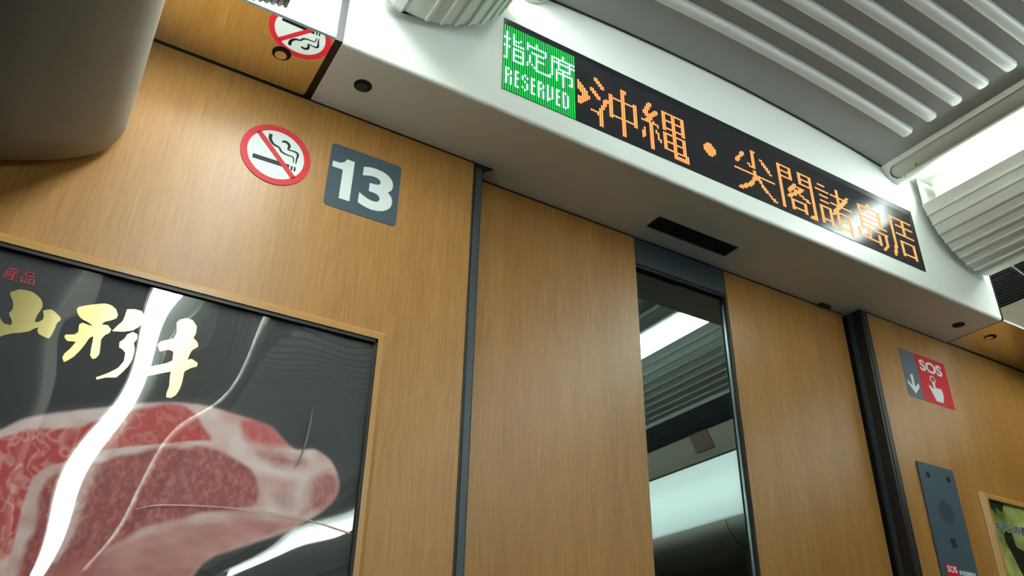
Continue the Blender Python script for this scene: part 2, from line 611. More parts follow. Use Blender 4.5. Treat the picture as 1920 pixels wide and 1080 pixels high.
# jambs beside the door
bm = bmesh.new()
box(bm, -0.5285, -0.5114, -0.0015, 0.034, 0.0, H - 0.0008)
jl = struct('trim_3', bm, M_black)
bm = bmesh.new()
box(bm, -0.5250, -0.5130, -0.0028, -0.0014, 0.0, H - 0.012)
link('insert', bevel(bm, 0.0008, 1), M_alu, jl)
bm = bmesh.new()
plate(bm, [(-0.5114, H - 0.0008), (-0.4895, H - 0.0008), (-0.5114, H - 0.014)], -0.0015, 0.006)
link('gusset', bm, M_black, jl)
bm = bmesh.new()
box(bm, 0.4871, 0.5108, -0.0015, 0.06, 0.0, H - 0.0008)
jr = struct('trim_4', bm, M_black)
bm = bmesh.new()
box(bm, 0.4855, 0.4872, 0.022, 0.0345, 0.0, H - 0.003)
link('insert', bm, M_alu, jr)
bm = bmesh.new()
box(bm, 0.4955, 0.4985, -0.0030, -0.0012, 0.0, H - 0.012)
link('bead', bm, M_alu, jr)

# ------------------------------------------------------------------ ribbed coves, air ducts, lamps
PR = [(.598, 2.316), (.6086, 2.3018), (.6213, 2.2758), (.6345, 2.2518), (.6553, 2.2319), (.6774, 2.2156), (.7009, 2.2026), (.7251, 2.1914), (.7492, 2.1844), (.775, 2.1850), (.811, 2.195)]
PL = [(.546, 2.332), (.558, 2.302), (.5716, 2.276), (.589, 2.254), (.608, 2.234), (.632, 2.218), (.654, 2.205), (.680, 2.193), (.7095, 2.186), (.7377, 2.1842), (.7556, 2.1864), (.7685, 2.1956)]
def toward(p, k, s):
    # move a section point along its ray from the viewpoint's height line so the end sits clear of the box face
    x = (s * p[0] - CAM[0]) * k + CAM[0]
    z = (p[1] - CAM[2]) * k + CAM[2]
    return (x, z)
YC = -0.160
def cove(side, prof, label):
    t = thing('ribbed_cove', (side * 0.68, -1.5, 2.2), label, 'cove panel', 'ribbed cove panels below the lamps')
    P = [toward(p, 0.985, side) for p in prof]
    P = smooth_open(P, 6)
    # arc length
    L = [0.0]
    for a, b in zip(P, P[1:]):
        L.append(L[-1] + math.hypot(b[0] - a[0], b[1] - a[1]))
    tot = L[-1]
    def pt(s):
        s = min(max(s, 0), tot)
        for i in range(len(L) - 1):
            if s <= L[i + 1]:
                u = (s - L[i]) / max(1e-9, L[i + 1] - L[i])
                a, b = P[i], P[i + 1]
                d = Vector((b[0] - a[0], b[1] - a[1])).normalized()
                return Vector((a[0] + (b[0] - a[0]) * u, a[1] + (b[1] - a[1]) * u)), d
        return Vector(P[-1]), Vector((P[-1][0] - P[-2][0], P[-1][1] - P[-2][1])).normalized()
    ss = [0.0]
    marks = [0.10 + 0.095 * i for i in range(8)]
    marks = [m_ * tot for m_ in marks]
    outl = []
    hw = 0.0032
    ev = [(0.0, 0.0)]
    for mk in marks:
        for d_, hgt in ((-hw, 0.0), (-hw * 0.75, 0.0034), (hw * 0.75, 0.0034), (hw, 0.0)):
            ev.append((mk + d_, hgt))
        ev.append((mk + tot * 0.032, 0.0))
        ev.append((mk + tot * 0.063, 0.0))
    ev += [(tot * 0.87, 0.0), (tot * 0.93, 0.0), (tot, 0.0)]
    ev = sorted(ev)
    for s_, hgt in ev:
        p, d = pt(s_)
        nrm = Vector((d.y, -d.x))
        if nrm.x * side > 0:
            nrm = -nrm          # outward normal faces the aisle / downwards
        outl.append(p + nrm * hgt)
    inner = []
    for s_ in [tot * i / 24 for i in range(25)]:
        p, d = pt(s_)
        nrm = Vector((d.y, -d.x))
        if nrm.x * side > 0:
            nrm = -nrm
        inner.append(p - nrm * 0.006)
    bm = bmesh.new()
    prof2 = [tuple(p) for p in outl] + [tuple(p) for p in reversed(inner)]
    extrude_xz(bm, prof2, YC, YB)
    link('panel', bm, M_cove, t)
    bm = bmesh.new()
    cap = [tuple(p) for p in inner] + [(inner[-1].x, 2.374), (inner[0].x, 2.374)]
    tri = tessellate_polygon([[Vector((p[0], p[1], 0)) for p in cap]])
    f_ = [bm.verts.new((p[0], YC - 0.001, p[1])) for p in cap]
    b_ = [bm.verts.new((p[0], YC - 0.004, p[1])) for p in cap]
    for t3 in tri:
        bm.faces.new([f_[i] for i in t3])
        bm.faces.new([b_[i] for i in reversed(t3)])
    for i in range(len(cap)):
        j = (i + 1) % len(cap)
        bm.faces.new((f_[i], f_[j], b_[j], b_[i]))
    link('end_light_stop', bm, M_cove, t)  # plate added to stop lamp light leaking past the cove end
cove(1, PR, 'grey ribbed cove panel below the bright lamp at right of the display')
cove(-1, PL, 'grey ribbed cove panel at top left of the display, cut by the photo edge')

def duct(side, label):
    t = thing('air_duct', (side * 0.50, -1.5, 2.36), label, 'air duct', 'air ducts along the ceiling edges')
    prof = [(.4695, 2.3772), (.474, 2.367), (.480, 2.3600), (.487, 2.354), (.497, 2.3485), (.507, 2.3455), (.518, 2.3452), (.527, 2.3485), (.532, 2.356), (.533, 2.3765)]
    P = smooth_open(prof, 4)
    L = [0.0]
    for a, b in zip(P, P[1:]):
        L.append(L[-1] + math.hypot(b[0] - a[0], b[1] - a[1]))
    tot = L[-1]
    s0, s1 = 0.13 * tot, 0.50 * tot
    sc, hw = (s0 + s1) / 2, (s1 - s0) / 2
    ys = [-0.1462, -0.150, -0.153] + [-0.154 - 0.0015 * i for i in range(22)] + [-0.20, -0.25, -0.4, -0.8, -1.6, -3.0, YB]
    # finer points along the section
    Q = []
    n = 60
    for k in range(n + 1):
        s_ = tot * k / n
        for i in range(len(L) - 1):
            if s_ <= L[i + 1] + 1e-9:
                u = (s_ - L[i]) / max(1e-9, L[i + 1] - L[i])
                a, b = P[i], P[i + 1]
                d = Vector((b[0] - a[0], b[1] - a[1])).normalized()
                Q.append((s_, Vector((a[0] + (b[0] - a[0]) * u, a[1] + (b[1] - a[1]) * u)), Vector((-d.y, d.x))))
                break
    bm = bmesh.new()
    grid = []
    flags = []
    for y in ys:
        row, fl = [], []
        for s_, p, nn in Q:
            # rounded slot mask
            yc = -0.1565 - hw
            dy = max(0.0, y - yc)
            inside = (abs(s_ - sc) ** 2 + dy ** 2) ** 0.5 < hw
            q = p + nn * (0.0045 if inside else 0.0)
            row.append(bm.verts.new((side * q.x, y, q.y)))
            fl.append(inside)
        grid.append(row)
        flags.append(fl)
    for i in range(len(ys) - 1):
        for j in range(len(Q) - 1):
            f = bm.faces.new((grid[i][j], grid[i][j + 1], grid[i + 1][j + 1], grid[i + 1][j]))
            c = (flags[i][j], flags[i][j + 1], flags[i + 1][j + 1], flags[i + 1][j])
            if all(c):
                f.material_index = 1
            elif any(c) and not (c[0] and c[1]) and (c[2] or c[3]) and not (c[0] and c[3]) and not (c[1] and c[2]):
                f.material_index = 2
            f.smooth = False
    link('rail', bm, [M_rail, M_duct, M_black], t)
    bm = bmesh.new()
    cyl_z(bm, side * 0.4985, -0.213, 0.0022, 2.352, 2.3556, 12)
    link('screw', bm, M_slate, t)
duct(1, 'grey air duct rail with a round ended slot along the right edge of the ceiling')
duct(-1, 'grey air duct rail along the left edge of the ceiling above the other cove')

def lamp(side, label):
    t = thing('ceiling_lamp', (side * 0.64, -0.3, 2.33), label, 'lamp', 'tube lamps in the niches beside the ceiling')
    x0, x1 = 0.594, 0.672
    bm = bmesh.new()
    extrude_xz(bm, [(side * x0, 2.300), (side * (x0 - 0.004), 2.33), (side * x0, 2.3665), (side * x1, 2.3665), (side * x1, 2.300)], -0.2365, YB + 0.05)
    link('lamp_cover', bm, M_lamp, t)
    bm = bmesh.new()
    box(bm, min(side * x0, side * x1), max(side * x0, side * x1), -0.2365, -0.1855, 2.292, 2.3655)
    link('end_block', bevel(bm, 0.003, 2), M_block, t)
lamp(1, 'glowing white tube lamp above the ribbed cove at right')
lamp(-1, 'white tube lamp above the ribbed cove at left, outside the photo')

# ------------------------------------------------------------------ luggage racks
UNDER = [(1.0706, 1.889), (1.0715, 1.880), (1.076, 1.864), (1.084, 1.848), (1.097, 1.832), (1.125, 1.811), (1.16, 1.794), (1.20, 1.779), (1.30, 1.755), (1.40, 1.742), (1.495, 1.735)]
def rack(side, label):
    t = thing('luggage_rack', (side * 1.3, -2.0, 1.75), label, 'luggage rack', 'luggage racks above the seats')
    U = smooth_open(UNDER, 4)
    # underside, with its inner corner next to the end wall rounded in plan
    bm = bmesh.new()
    rows = []
    r = 0.045
    ye = -0.018 if side < 0 else -0.168
    ys = [ye - r * (1 - math.cos(math.radians(a))) for a in (0, 15, 30, 45, 60, 75, 90)] + [-0.12, -0.25, -0.5, -1.0, -2.0, -4.0, YB]
    n = len(U)
    # each section column ends at its own y near the wall
    arc = [0.0]
    for a_, b_ in zip(U, U[1:]):
        arc.append(arc[-1] + math.hypot(b_[0] - a_[0], b_[1] - a_[1]))
    def yend(i):
        s_ = arc[i]
        if s_ >= r:
            return ye
        q = r - s_
        return ye - (r - math.sqrt(max(0.0, r * r - q * q))) * 0.55
    cols = []
    for i, (x, z) in enumerate(U):
        y0 = yend(i)
        cols.append([bm.verts.new((side * x, y, z)) for y in [y0, min(-0.07, y0 - 0.02), min(-0.12, y0 - 0.06), -0.25, -0.5, -1.0, -2.0, -4.0, YB]])
    for a, b in zip(cols, cols[1:]):
        for i in range(len(a) - 1):
            bm.faces.new((a[i], a[i + 1], b[i + 1], b[i]))
    # end face up into the body
    top = [bm.verts.new((c[0].co.x, c[0].co.y, max(c[0].co.z, 1.889))) for c in cols]
    for i in range(1, len(cols) - 1):
        bm.faces.new((cols[i][0], cols[i + 1][0], top[i + 1], top[i]))
    link('underside', bm, M_rack, t, smooth=True)
    bm = bmesh.new()
    yl = -0.010 if side < 0 else -0.160
    extrude_xz(bm, [(side * 1.0712, 1.8895), (side * 1.0706, 1.897), (side * 1.0932, 2.060), (side * 1.106, 2.060), (side * 1.085, 1.8895)], yl, YB)
    extrude_xz(bm, [(side * 1.0932, 2.060), (side * 1.1025, 2.1265), (side * 1.115, 2.1265), (side * 1.106, 2.060)], -0.152, YB)
    link('front_lip', bm, M_rackw, t)
    bm = bmesh.new()
    extrude_xz(bm, [(side * 1.0990, 2.1325), (side * 1.05, 2.219), (side * 1.065, 2.225), (side * 1.113, 2.1325)], -0.152, YB)
    link('upper_panel', bm, M_rackb, t)
    bm = bmesh.new()
    # dark grille of slats running along the car
    gx0, gz0, gx1, gz1 = 0.8925, 2.263, 1.05, 2.2195
    box_n = 15
    outl = []
    for i in range(box_n):
        for f, h_ in ((0.0, 0.0), (0.55, 0.0), (0.62, 0.004), (0.93, 0.004)):
            u = (i + f) / box_n
            outl.append((side * (gx0 + (gx1 - gx0) * u), gz0 + (gz1 - gz0) * u + h_))
    outl.append((side * gx1, gz1))
    outl += [(side * gx1, gz1 + 0.012), (side * gx0, gz0 + 0.012)]
    if side < 0:
        extrude_xz(bm, outl, -0.152, -0.3170)
        extrude_xz(bm, outl, -0.42, YB)
    else:
        extrude_xz(bm, outl, -0.152, YB)
    link('grille', bm, M_grille, t)
    bm = bmesh.new()
    a, b = (0.805, 2.2075), (0.885, 2.2455)
    nx, nz = -(b[1] - a[1]), (b[0] - a[0])
    ll = math.hypot(nx, nz)
    nx, nz = nx / ll * 0.012, nz / ll * 0.012
    extrude_xz(bm, [(side * a[0], a[1]), (side * b[0], b[1]), (side * (b[0] + nx), b[1] + nz), (side * (a[0] + nx), a[1] + nz)], -0.262, YB + 0.05, mi=1)
    bm.faces.ensure_lookup_table()
    bm.faces[0].material_index = 0      # only the lower face glows
    o = link('lamp_cover', bm, [M_rlamp if side < 0 else M_rlamp_r, M_white], t)
    o['label'] = 'added glowing white panel'
    if side < 0:
        bm = bmesh.new()
        box(bm, -1.045, -0.8925, -0.419, -0.3180, 2.246, 2.255)
        o = link('end_glow_panel', bm, M_rlamp_r, t)  # glowing panel added so the polished panel reflects a white strip
        o['label'] = 'added glowing white panel'
    bm = bmesh.new()
    box(bm, min(side * 1.10, side * 1.495), max(side * 1.10, side * 1.495), YB, -0.152, 1.90, 1.915)
    link('shelf', bm, M_rackb, t)
    q0 = [(side * x, z - 0.0004) for x, z in U[2:]]
    bm = bmesh.new()
    extrude_xz(bm, q0 + [(x, z + 0.001) for x, z in reversed(q0)], -0.975, -0.979)
    s0_ = link('seam', bm, M_black, t)
    for k in range(1, 5):
        s_ = s0_.copy()
        C.objects.link(s_)
        s_.parent = t
        s_.matrix_parent_inverse = s0_.matrix_parent_inverse.copy()
        s_.location = (0, -0.467 * k, 0)
    if side > 0:
        bm = bmesh.new()
        facebox(bm, 0.30, 1.0, -1.10, -1.005, 0.001, 0.004)
        o = link('row_plate', bm, M_plate, t)
        o['label'] = 'brown row plate'
        bm = bmesh.new()
        facebox(bm, 0.0, 0.30, -1.10, -1.005, 0.001, 0.004)
        link('shaded_top', bm, M_plated, o)  # upper part of the plate, its shade put into a darker colour
def onface(u, off):
    # u runs down the face of the right rack from the grille to the lip
    a, b = Vector((1.0335, 2.2475)), Vector((1.0835, 2.160))
    p = a + (b - a) * u
    n_ = Vector((-(0.0875), -0.05)).normalized()
    return p + n_ * off
def facebox(bm, u0, u1, y0, y1, o0, o1):
    v = []
    for u in (u0, u1):
        for y in (y0, y1):
            for o_ in (o0, o1):
                p = onface(u, o_)
                v.append(bm.verts.new((p.x, y, p.y)))
    for q in ((0, 1, 3, 2), (4, 6, 7, 5), (0, 4, 5, 1), (2, 3, 7, 6), (0, 2, 6, 4), (1, 5, 7, 3)):
        bm.faces.new([v[i] for i in q])
rack(-1, 'dark underside of the luggage rack in the upper left corner')
rack(1, 'luggage rack on the right side, seen only reflected in the door glass')

# ------------------------------------------------------------------ text display
DX0, DX1, DZ0, DZ1 = -0.5583, 0.5450, 2.1137, 2.2782
PIT = 0.004645
disp = thing('text_display', (0, -0.146, DZ0), 'long black dot matrix display with green reserved panel and amber scrolling letters', 'display')
bm = bmesh.new()
box(bm, DX0, DX1, -0.1458, -0.14505, DZ0, DZ1)
link('bezel', bm, M_bezel, disp)
bm = bmesh.new()
box(bm, DX0, DX1 - 0.011, -0.1463, -0.1458, DZ0, DZ1 - 0.0150)
link('screen', bm, M_screen, disp)
ROW0 = DZ1 - 0.0155
def dots(name, cells, m, wx, wz, y, h, sub=None):
    bm = bmesh.new()
    for c, r in cells:
        cx = DX0 + 0.0022 + c * PIT
        cz = ROW0 - (r + 0.5) * PIT
        a, b = wx * PIT / 2, wz * PIT / 2
        v = [bm.verts.new(p) for p in ((cx - a, y, cz - b), (cx + a, y, cz - b), (cx + a, y, cz + b), (cx - a, y, cz + b))]
        u = [bm.verts.new((cx + (p.co.x - cx) * 0.8, y - h, cz + (p.co.z - cz) * 0.8)) for p in v]
        bm.faces.new(u)
        for i in range(4):
            j = (i + 1) % 4
            bm.faces.new((v[i], v[j], u[j], u[i]))
    return link(name, bm, m, disp)
RES = set()
def vline(c, r0, r1):
    for r in range(r0, r1 + 1):
        RES.add((c, r))
def hline(r, c0, c1):
    for c in range(c0, c1 + 1):
        RES.add((c, r))
# first sign
vline(1, 3, 16); hline(6, 0, 2); hline(10, 0, 2); RES.add((0, 16))
vline(4, 3, 8); RES.update([(5, 6), (6, 6), (7, 5)]); hline(8, 4, 8); RES.discard((4, 9))
vline(4, 10, 16); vline(8, 10, 16); hline(10, 4, 8); hline(13, 4, 8); hline(16, 4, 8)
# second sign
vline(10, 4, 7); hline(5, 10, 18); vline(18, 5, 7); vline(14, 3, 5); hline(8, 12, 17); vline(14, 8, 15); hline(11, 14, 17)
vline(11, 10, 13); RES.update([(10, 15), (10, 14), (12, 14), (13, 15)]); hline(16, 14, 19)
# third sign
vline(21, 5, 14); RES.update([(20, 15), (20, 16)]); hline(5, 21, 31); vline(26, 3, 5); hline(7, 22, 31); vline(24, 6, 10); vline(29, 6, 10); hline(10, 24, 29)
vline(23, 11, 16); hline(12, 23, 30); vline(26, 11, 18); vline(30, 12, 16); RES.add((29, 16))
# letters below
LET = {'R': ['110', '101', '101', '110', '101', '101', '101', '101'], 'E': ['11', '10', '10', '11', '10', '10', '10', '11'],
       'S': ['010', '101', '100', '010', '001', '001', '101', '010'], 'V': ['101', '101', '101', '101', '101', '101', '110', '100'],
       'D': ['110', '101', '101', '101', '101', '101', '101', '110']}
for ch, c0 in (('R', 1), ('E', 5), ('S', 8), ('E', 12), ('R', 15), ('V', 19), ('E', 23), ('D', 26)):
    for i, row in enumerate(LET[ch]):
        for j, b in enumerate(row):
            if b == '1':
                RES.add((c0 + j, 21 + i))
dots('green_field', [(c, r) for c in range(32) for r in range(32) if (c, r) not in RES], M_ledg, 0.66, 1.0, -0.1463, 0.0005)
dots('white_lettering', sorted(RES), M_ledw, 0.72, 0.92, -0.1463, 0.0007)
GL = {'oki': '3001c0 3801c0 1c0180 e0180 60180 6186 c07ffe e06186 706186 39e186 1be186 36186 36186 66186 66186 c7ffe c6186 fc0180 1c0180 c0180 c0180 c0180 c0180 c0180',
      'nawa': 'c0000 1c1ffe 1818c6 3998c6 3398c6 771ffe 7e18c6 3c18c6 1c18c6 3a1ffe ff98c6 c80c0 c1ffe d18c6 4d98c6 4c98c6 cc9ffe ccd8c6 cc58c6 8c18c6 c1fff c00c3 c00ff c00ff',
      'sen': '1c00 1800 1800 618c0 e1860 c1870 181838 30181c 70d80c 607806 0 1800 1800 ffffff 1e00 3f00 3300 6180 e1c0 1c0e0 78070 e0018 3c000e 700007',
      'kaku': '7fc3fe 60c306 60c306 7fc3fe 60c306 60c306 7fc3fe 600006 603006 607f86 60e706 61fe06 63bc06 637706 61e1e6 638076 670006 61ff86 618186 618186 618186 61ff86 61819e 60003e',
      'sho': '300 3e0300 306 30c ffbffc 338 370 3f03e0 3c0 7fff 3f0700 e00 1c00 7fbffc 61bc0c 61ec0c 618c0c 618ffc 618c0c 618c0c 7f8c0c 618ffc 618c0c c0c',
      'shima': '1800 3800 ffff0 c0030 c0030 ffff0 c0030 c0030 ffff0 c0030 c0030 ffffe c0000 c0000 ffffe cc00c 60c18c 60c18c 60c18c 60c18c 7fff8c 198 30 60',
      'shu': '3ffffe 301806 301806 301806 33fff6 301806 301806 301806 301806 37fffe 300006 300006 300006 31ffc6 3180c6 3180c6 3180c6 3180c6 7180c6 6180c6 61ffc6 e180c6 c00006 c0001e'}
AM = set()
for name, c0 in (('oki', 39), ('nawa', 64), ('sen', 114), ('kaku', 140), ('sho', 165), ('shima', 190), ('shu', 215)):
    for i, hx in enumerate(GL[name].split()):
        v = int(hx, 16)
        for j in range(24):
            if v >> (23 - j) & 1 and c0 + j <= 233:
                AM.add((c0 + j, 6 + i))
for c in range(97, 104):
    for r in range(13, 20):
        if (c - 100) ** 2 + (r - 16) ** 2 <= 11:
            AM.add((c, r))
for c, segs in ((33, ((11, 15), (19, 22))), (34, ((12, 16), (19, 22))), (35, ((13, 21),)), (36, ((14, 20),)), (37, ((15, 19),)), (38, ((17, 18),))):
    for a, b in segs:
        for r in range(a, b + 1):
            AM.add((c, r))
AM = sorted(AM)
dots('amber_halo', AM, M_ledr, 0.92, 0.94, -0.1463, 0.0003)  # dim red surround standing in for the glow around each lit dot
dots('amber_lettering', AM, M_ledc, 0.60, 0.72, -0.1465, 0.0006)

# ------------------------------------------------------------------ signs on the wall
NX, NZ, NR = -0.8663, 1.9399, 0.0535
sg = thing('no_smoking_sign', (NX, -0.001, NZ), 'round red and white no smoking sticker on the wood wall left of the number 13', 'sign')
bm = bmesh.new()
plate(bm, disc_pts(NX, NZ, NR, 64), -0.0008, 0.0008)
link('disc', bm, M_signw, sg)
bm = bmesh.new()
cig = [(-0.8997, 1.9287), (-0.8438, 1.9298), (-0.844, 1.9223), (-0.8996, 1.9209)]
plate(bm, cig, -0.0011, 0.0003)
plate(bm, [(-0.8413, 1.9287), (-0.8387, 1.929), (-0.8383, 1.9209), (-0.8412, 1.9211)], -0.0011, 0.0003)
plate(bm, [(-0.8366, 1.9291), (-0.8338, 1.9291), (-0.8336, 1.9211), (-0.8363, 1.9212)], -0.0011, 0.0003)
link('cigarette', bm, M_ink, sg)
bm = bmesh.new()
def lerpw(ws, n):
    out = []
    for i in range(n):
        t = i / (n - 1) * (len(ws) - 1)
        k = min(int(t), len(ws) - 2)
        out.append(ws[k] + (ws[k + 1] - ws[k]) * (t - k))
    return out
s1 = smooth_open([(-0.8796, 1.9743), (-0.8797, 1.9667), (-0.8769, 1.9612), (-0.8719, 1.9567), (-0.864, 1.9548), (-0.8605, 1.9496), (-0.8563, 1.9474), (-0.8496, 1.9462), (-0.8431, 1.9463), (-0.8397, 1.9438), (-0.8388, 1.9361)], 3)
plate(bm, ribbon(s1, lerpw([.0052, .0056, .0046, .0038, .0030, .0034, .0030, .0022, .0020, .0020, .0014], len(s1))), -0.0011, 0.0003)
s2 = smooth_open([(-0.8612, 1.9675), (-0.8555, 1.9693), (-0.8507, 1.9667), (-0.8489, 1.9627), (-0.8502, 1.9567), (-0.8437, 1.9568), (-0.837, 1.9563), (-0.834, 1.9529), (-0.8347, 1.9445), (-0.8349, 1.9351)], 3)
plate(bm, ribbon(s2, lerpw([.0034, .0040, .0046, .0042, .0026, .0022, .0032, .0036, .0026, .0014], len(s2))), -0.0011, 0.0003)
link('smoke', bm, M_ink, sg)
bm = bmesh.new()
ring(bm, NX, NZ, NR, NR * 0.815, -0.0014, 0.0006)
d_ = Vector((1, -1)).normalized()
q_ = Vector((-d_.y, d_.x)) * 0.0040
a_, b_ = Vector((NX, NZ)) - d_ * NR * 0.84, Vector((NX, NZ)) + d_ * NR * 0.84
plate(bm, [tuple(a_ + q_), tuple(a_ - q_), tuple(b_ - q_), tuple(b_ + q_)], -0.0014, 0.0003)
link('red_ring', bm, M_red, sg)

cs = thing('car_number_sign', (-0.724, -0.001, 1.94), 'slate grey square sign with a white number 13 beside the no smoking sticker', 'sign')
bm = bmesh.new()
plate(bm, rrect(-0.7837, -0.6630, 1.8812, 2.0005, 0.007), -0.0008, 0.0008)
link('board', bm, M_signg, cs)
bm = bmesh.new()
# the figure one with its flag
plate(bm, [(-0.7787, 1.9655), (-0.7787, 1.9545), (-0.7610, 1.9545), (-0.7610, 1.9000), (-0.7435, 1.9000), (-0.7435, 1.9770), (-0.7565, 1.9770), (-0.7600, 1.9700), (-0.7670, 1.9658)], -0.0013, 0.0005)
# the figure three
t3 = smooth_open([(-0.7258, 1.9600), (-0.7200, 1.9680), (-0.7085, 1.9730), (-0.6950, 1.9735), (-0.6825, 1.9660), (-0.6795, 1.9560), (-0.6850, 1.9460), (-0.6990, 1.9405)], 4)
b3 = smooth_open([(-0.6990, 1.9405), (-0.6830, 1.9350), (-0.6755, 1.9240), (-0.6780, 1.9130), (-0.6880, 1.9050), (-0.7020, 1.9020), (-0.7150, 1.9055), (-0.7230, 1.9130), (-0.7255, 1.9200)], 4)
cu3 = []
link('figure_one', bm, M_signw, cs)
bm = text_bm('3', 0.0565, 0.0800, -0.7298, 1.8985, -0.0013, 0.0005, bold=0.032)
link('figure_three', bm, M_signw, cs)

es = thing('emergency_sign', (0.690, -0.001, 1.94), 'red and grey SOS sticker with a pointing hand right of the door', 'sign')
EX0, EX1, EZ0, EZ1 = 0.6057, 0.7730, 1.8812, 2.0000
bm = bmesh.new()
plate(bm, [(EX0 + 0.005, EZ0), (0.6592, EZ0), (0.6592, EZ1), (EX0, EZ1), (EX0, EZ0 + 0.005)], -0.0008, 0.0008)
link('grey_field', bm, M_signb, es)
bm = bmesh.new()
plate(bm, [(0.6592, EZ0), (EX1, EZ0), (EX1, EZ1 - 0.004), (EX1 - 0.004, EZ1), (0.6592, EZ1)], -0.0008, 0.0008)
link('red_field', bm, M_sred, es)
bm = bmesh.new()
plate(bm, [(0.6262, 1.939), (0.6352, 1.939), (0.6352, 1.9080), (0.651, 1.9212), (0.651, 1.9106), (0.6318, 1.8905), (0.6105, 1.9130), (0.6105, 1.9215), (0.6262, 1.9085)], -0.0013, 0.0005)
link('arrow', bm, M_signw, es)
link('lettering', text_bm('SOS', 0.0835, 0.0290, 0.6722, 1.9600, -0.0013, 0.0005, bold=0.03), M_signw, es)
bm = bmesh.new()
plate(bm, [(0.7068, 1.9370), (0.7108, 1.9390), (0.7146, 1.9370), (0.7152, 1.924), (0.7283, 1.9245), (0.7358, 1.925), (0.7383, 1.9168), (0.7377, 1.9042), (0.7317, 1.8893), (0.7061, 1.8891), (0.6988, 1.9041), (0.6900, 1.922), (0.6908, 1.9264), (0.6962, 1.9245), (0.7060, 1.9165)], -0.0013, 0.0005)
link('hand', bm, M_signw, es)
bm = bmesh.new()
ring(bm, 0.7104, 1.9440, 0.0098, 0.0072, -0.0014, 0.0006, 32)
link('button_ring', bm, M_signw, es)

# ------------------------------------------------------------------ intercom
ic = thing('intercom', (0.64, -0.004, 1.5), 'slate grey emergency intercom plate with speaker holes beside the far right poster', 'intercom')
IX0, IX1, IZ0, IZ1 = 0.5720, 0.6955, 1.36, 1.7220
bm = bmesh.new()
box(bm, IX0, IX1, -0.005, 0.0, IZ0, IZ1)
link('face_plate', bevel(bm, 0.0012, 1), M_signg, ic)
for px, pz in ((0.5992, 1.6955), (0.6700, 1.6965)):
    bm = bmesh.new()
    plate(bm, disc_pts(px, pz, 0.0064, 24), -0.0056, 0.0008)
    o = link('screw', bm, M_dark, ic)
bm = bmesh.new()
for i in range(-6, 7):
    for j in range(-6, 7):
        hx, hz = i * 0.0042 + (0.0021 if j % 2 else 0), j * 0.0040
        if hx * hx + hz * hz < 0.0248 ** 2:
            plate(bm, disc_pts(0.6345 + hx, 1.6200 + hz, 0.00125, 8), -0.0053, 0.0004)
link('speaker_holes', bm, M_dark, ic)
bm = bmesh.new()
for i in range(4):
    box(bm, 0.6250, 0.6425, -0.0054, -0.0048, 1.5470 + i * 0.0050, 1.5505 + i * 0.0050)
link('microphone_slots', bm, M_dark, ic)
bm = bmesh.new()
plate(bm, rrect(0.5875, 0.6255, 1.405, 1.5085, 0.003), -0.0056, 0.0008)
lab = link('red_label', bm, M_sred, ic)
link('lettering', text_bm('SOS', 0.0310, 0.0130, 0.5905, 1.4935, -0.0060, 0.0004, bold=0.02), M_signw, lab)
bm = bmesh.new()
plate(bm, disc_pts(0.6062, 1.4800, 0.0040, 16), -0.0060, 0.0004)
box(bm, 0.6042, 0.6082, -0.0060, -0.0056, 1.45, 1.478)
link('button_mark', bm, M_signw, lab)
link('white_text', text_bm('非常通報器', 0.0560, 0.0100, 0.6285, 1.4910, -0.0056, 0.0006, bold=0.01), M_signw, ic)

# ------------------------------------------------------------------ poster frames
def frame_part(bm, x0, x1, z0, z1):
    """four mitred members; x0..z1 is the opening"""
    loops = []
    for off, y in ((0.0, -0.002), (0.0, -0.0120), (0.0078, -0.0120), (0.0165, -0.0020), (0.0165, 0.0)):
        loops.append([bm.verts.new(p) for p in ((x0 - off, y, z0 - off), (x1 + off, y, z0 - off), (x1 + off, y, z1 + off), (x0 - off, y, z1 + off))])
    for a, b in zip(loops, loops[1:]):
        for i in range(4):
            j = (i + 1) % 4
            bm.faces.new((a[i], a[j], b[j], b[i]))

# big meat poster on the left of the door
PX0, PX1, PZ0, PZ1 = -1.400, -0.6747, 0.645, 1.6753
ps = thing('framed_poster', (-1.04, -0.005, PZ0), 'large framed poster of raw beef under creased clear film at lower left', 'poster')
bm = bmesh.new()
frame_part(bm, PX0, PX1, PZ0, PZ1)
link('frame', bm, M_frame, ps)
bm = bmesh.new()
box(bm, PX0, PX1, -0.0025, -0.0002, PZ0, PZ1)
pr = link('print', bm, M_paper, ps)
bm = bmesh.new()
for a in ((PX0, PX1, PZ1 - 0.0052, PZ1), (PX0, PX1, PZ0, PZ0 + 0.0052), (PX0, PX0 + 0.0052, PZ0, PZ1), (PX1 - 0.0036, PX1, PZ0, PZ1)):
    box(bm, a[0], a[1], -0.0100, -0.0020, a[2], a[3])
link('recess_shadow', bm, M_black, ps)  # black strips stand for the shadow in the frame's inner recess
BACK = [(-1.30, 1.30), (-1.27, 1.36), (-1.20, 1.40), (-1.1212, 1.4400), (-1.0995, 1.4553), (-1.0912, 1.4632), (-1.0734, 1.4765), (-1.0381, 1.4905), (-1.0116, 1.4996), (-0.9788, 1.5121), (-0.9439, 1.5219), (-0.9004, 1.5294), (-0.8668, 1.5274), (-0.832, 1.5239),
        (-0.8031, 1.5189), (-0.7869, 1.5062), (-0.7673, 1.4954), (-0.7424, 1.4994), (-0.7186, 1.4877), (-0.7044, 1.4649), (-0.7049, 1.4399), (-0.7235, 1.4163), (-0.7458, 1.3996), (-0.7612, 1.3876), (-0.8163, 1.3611),
        (-0.8558, 1.3379), (-0.90, 1.26), (-0.98, 1.20), (-1.08, 1.17), (-1.20, 1.19)]
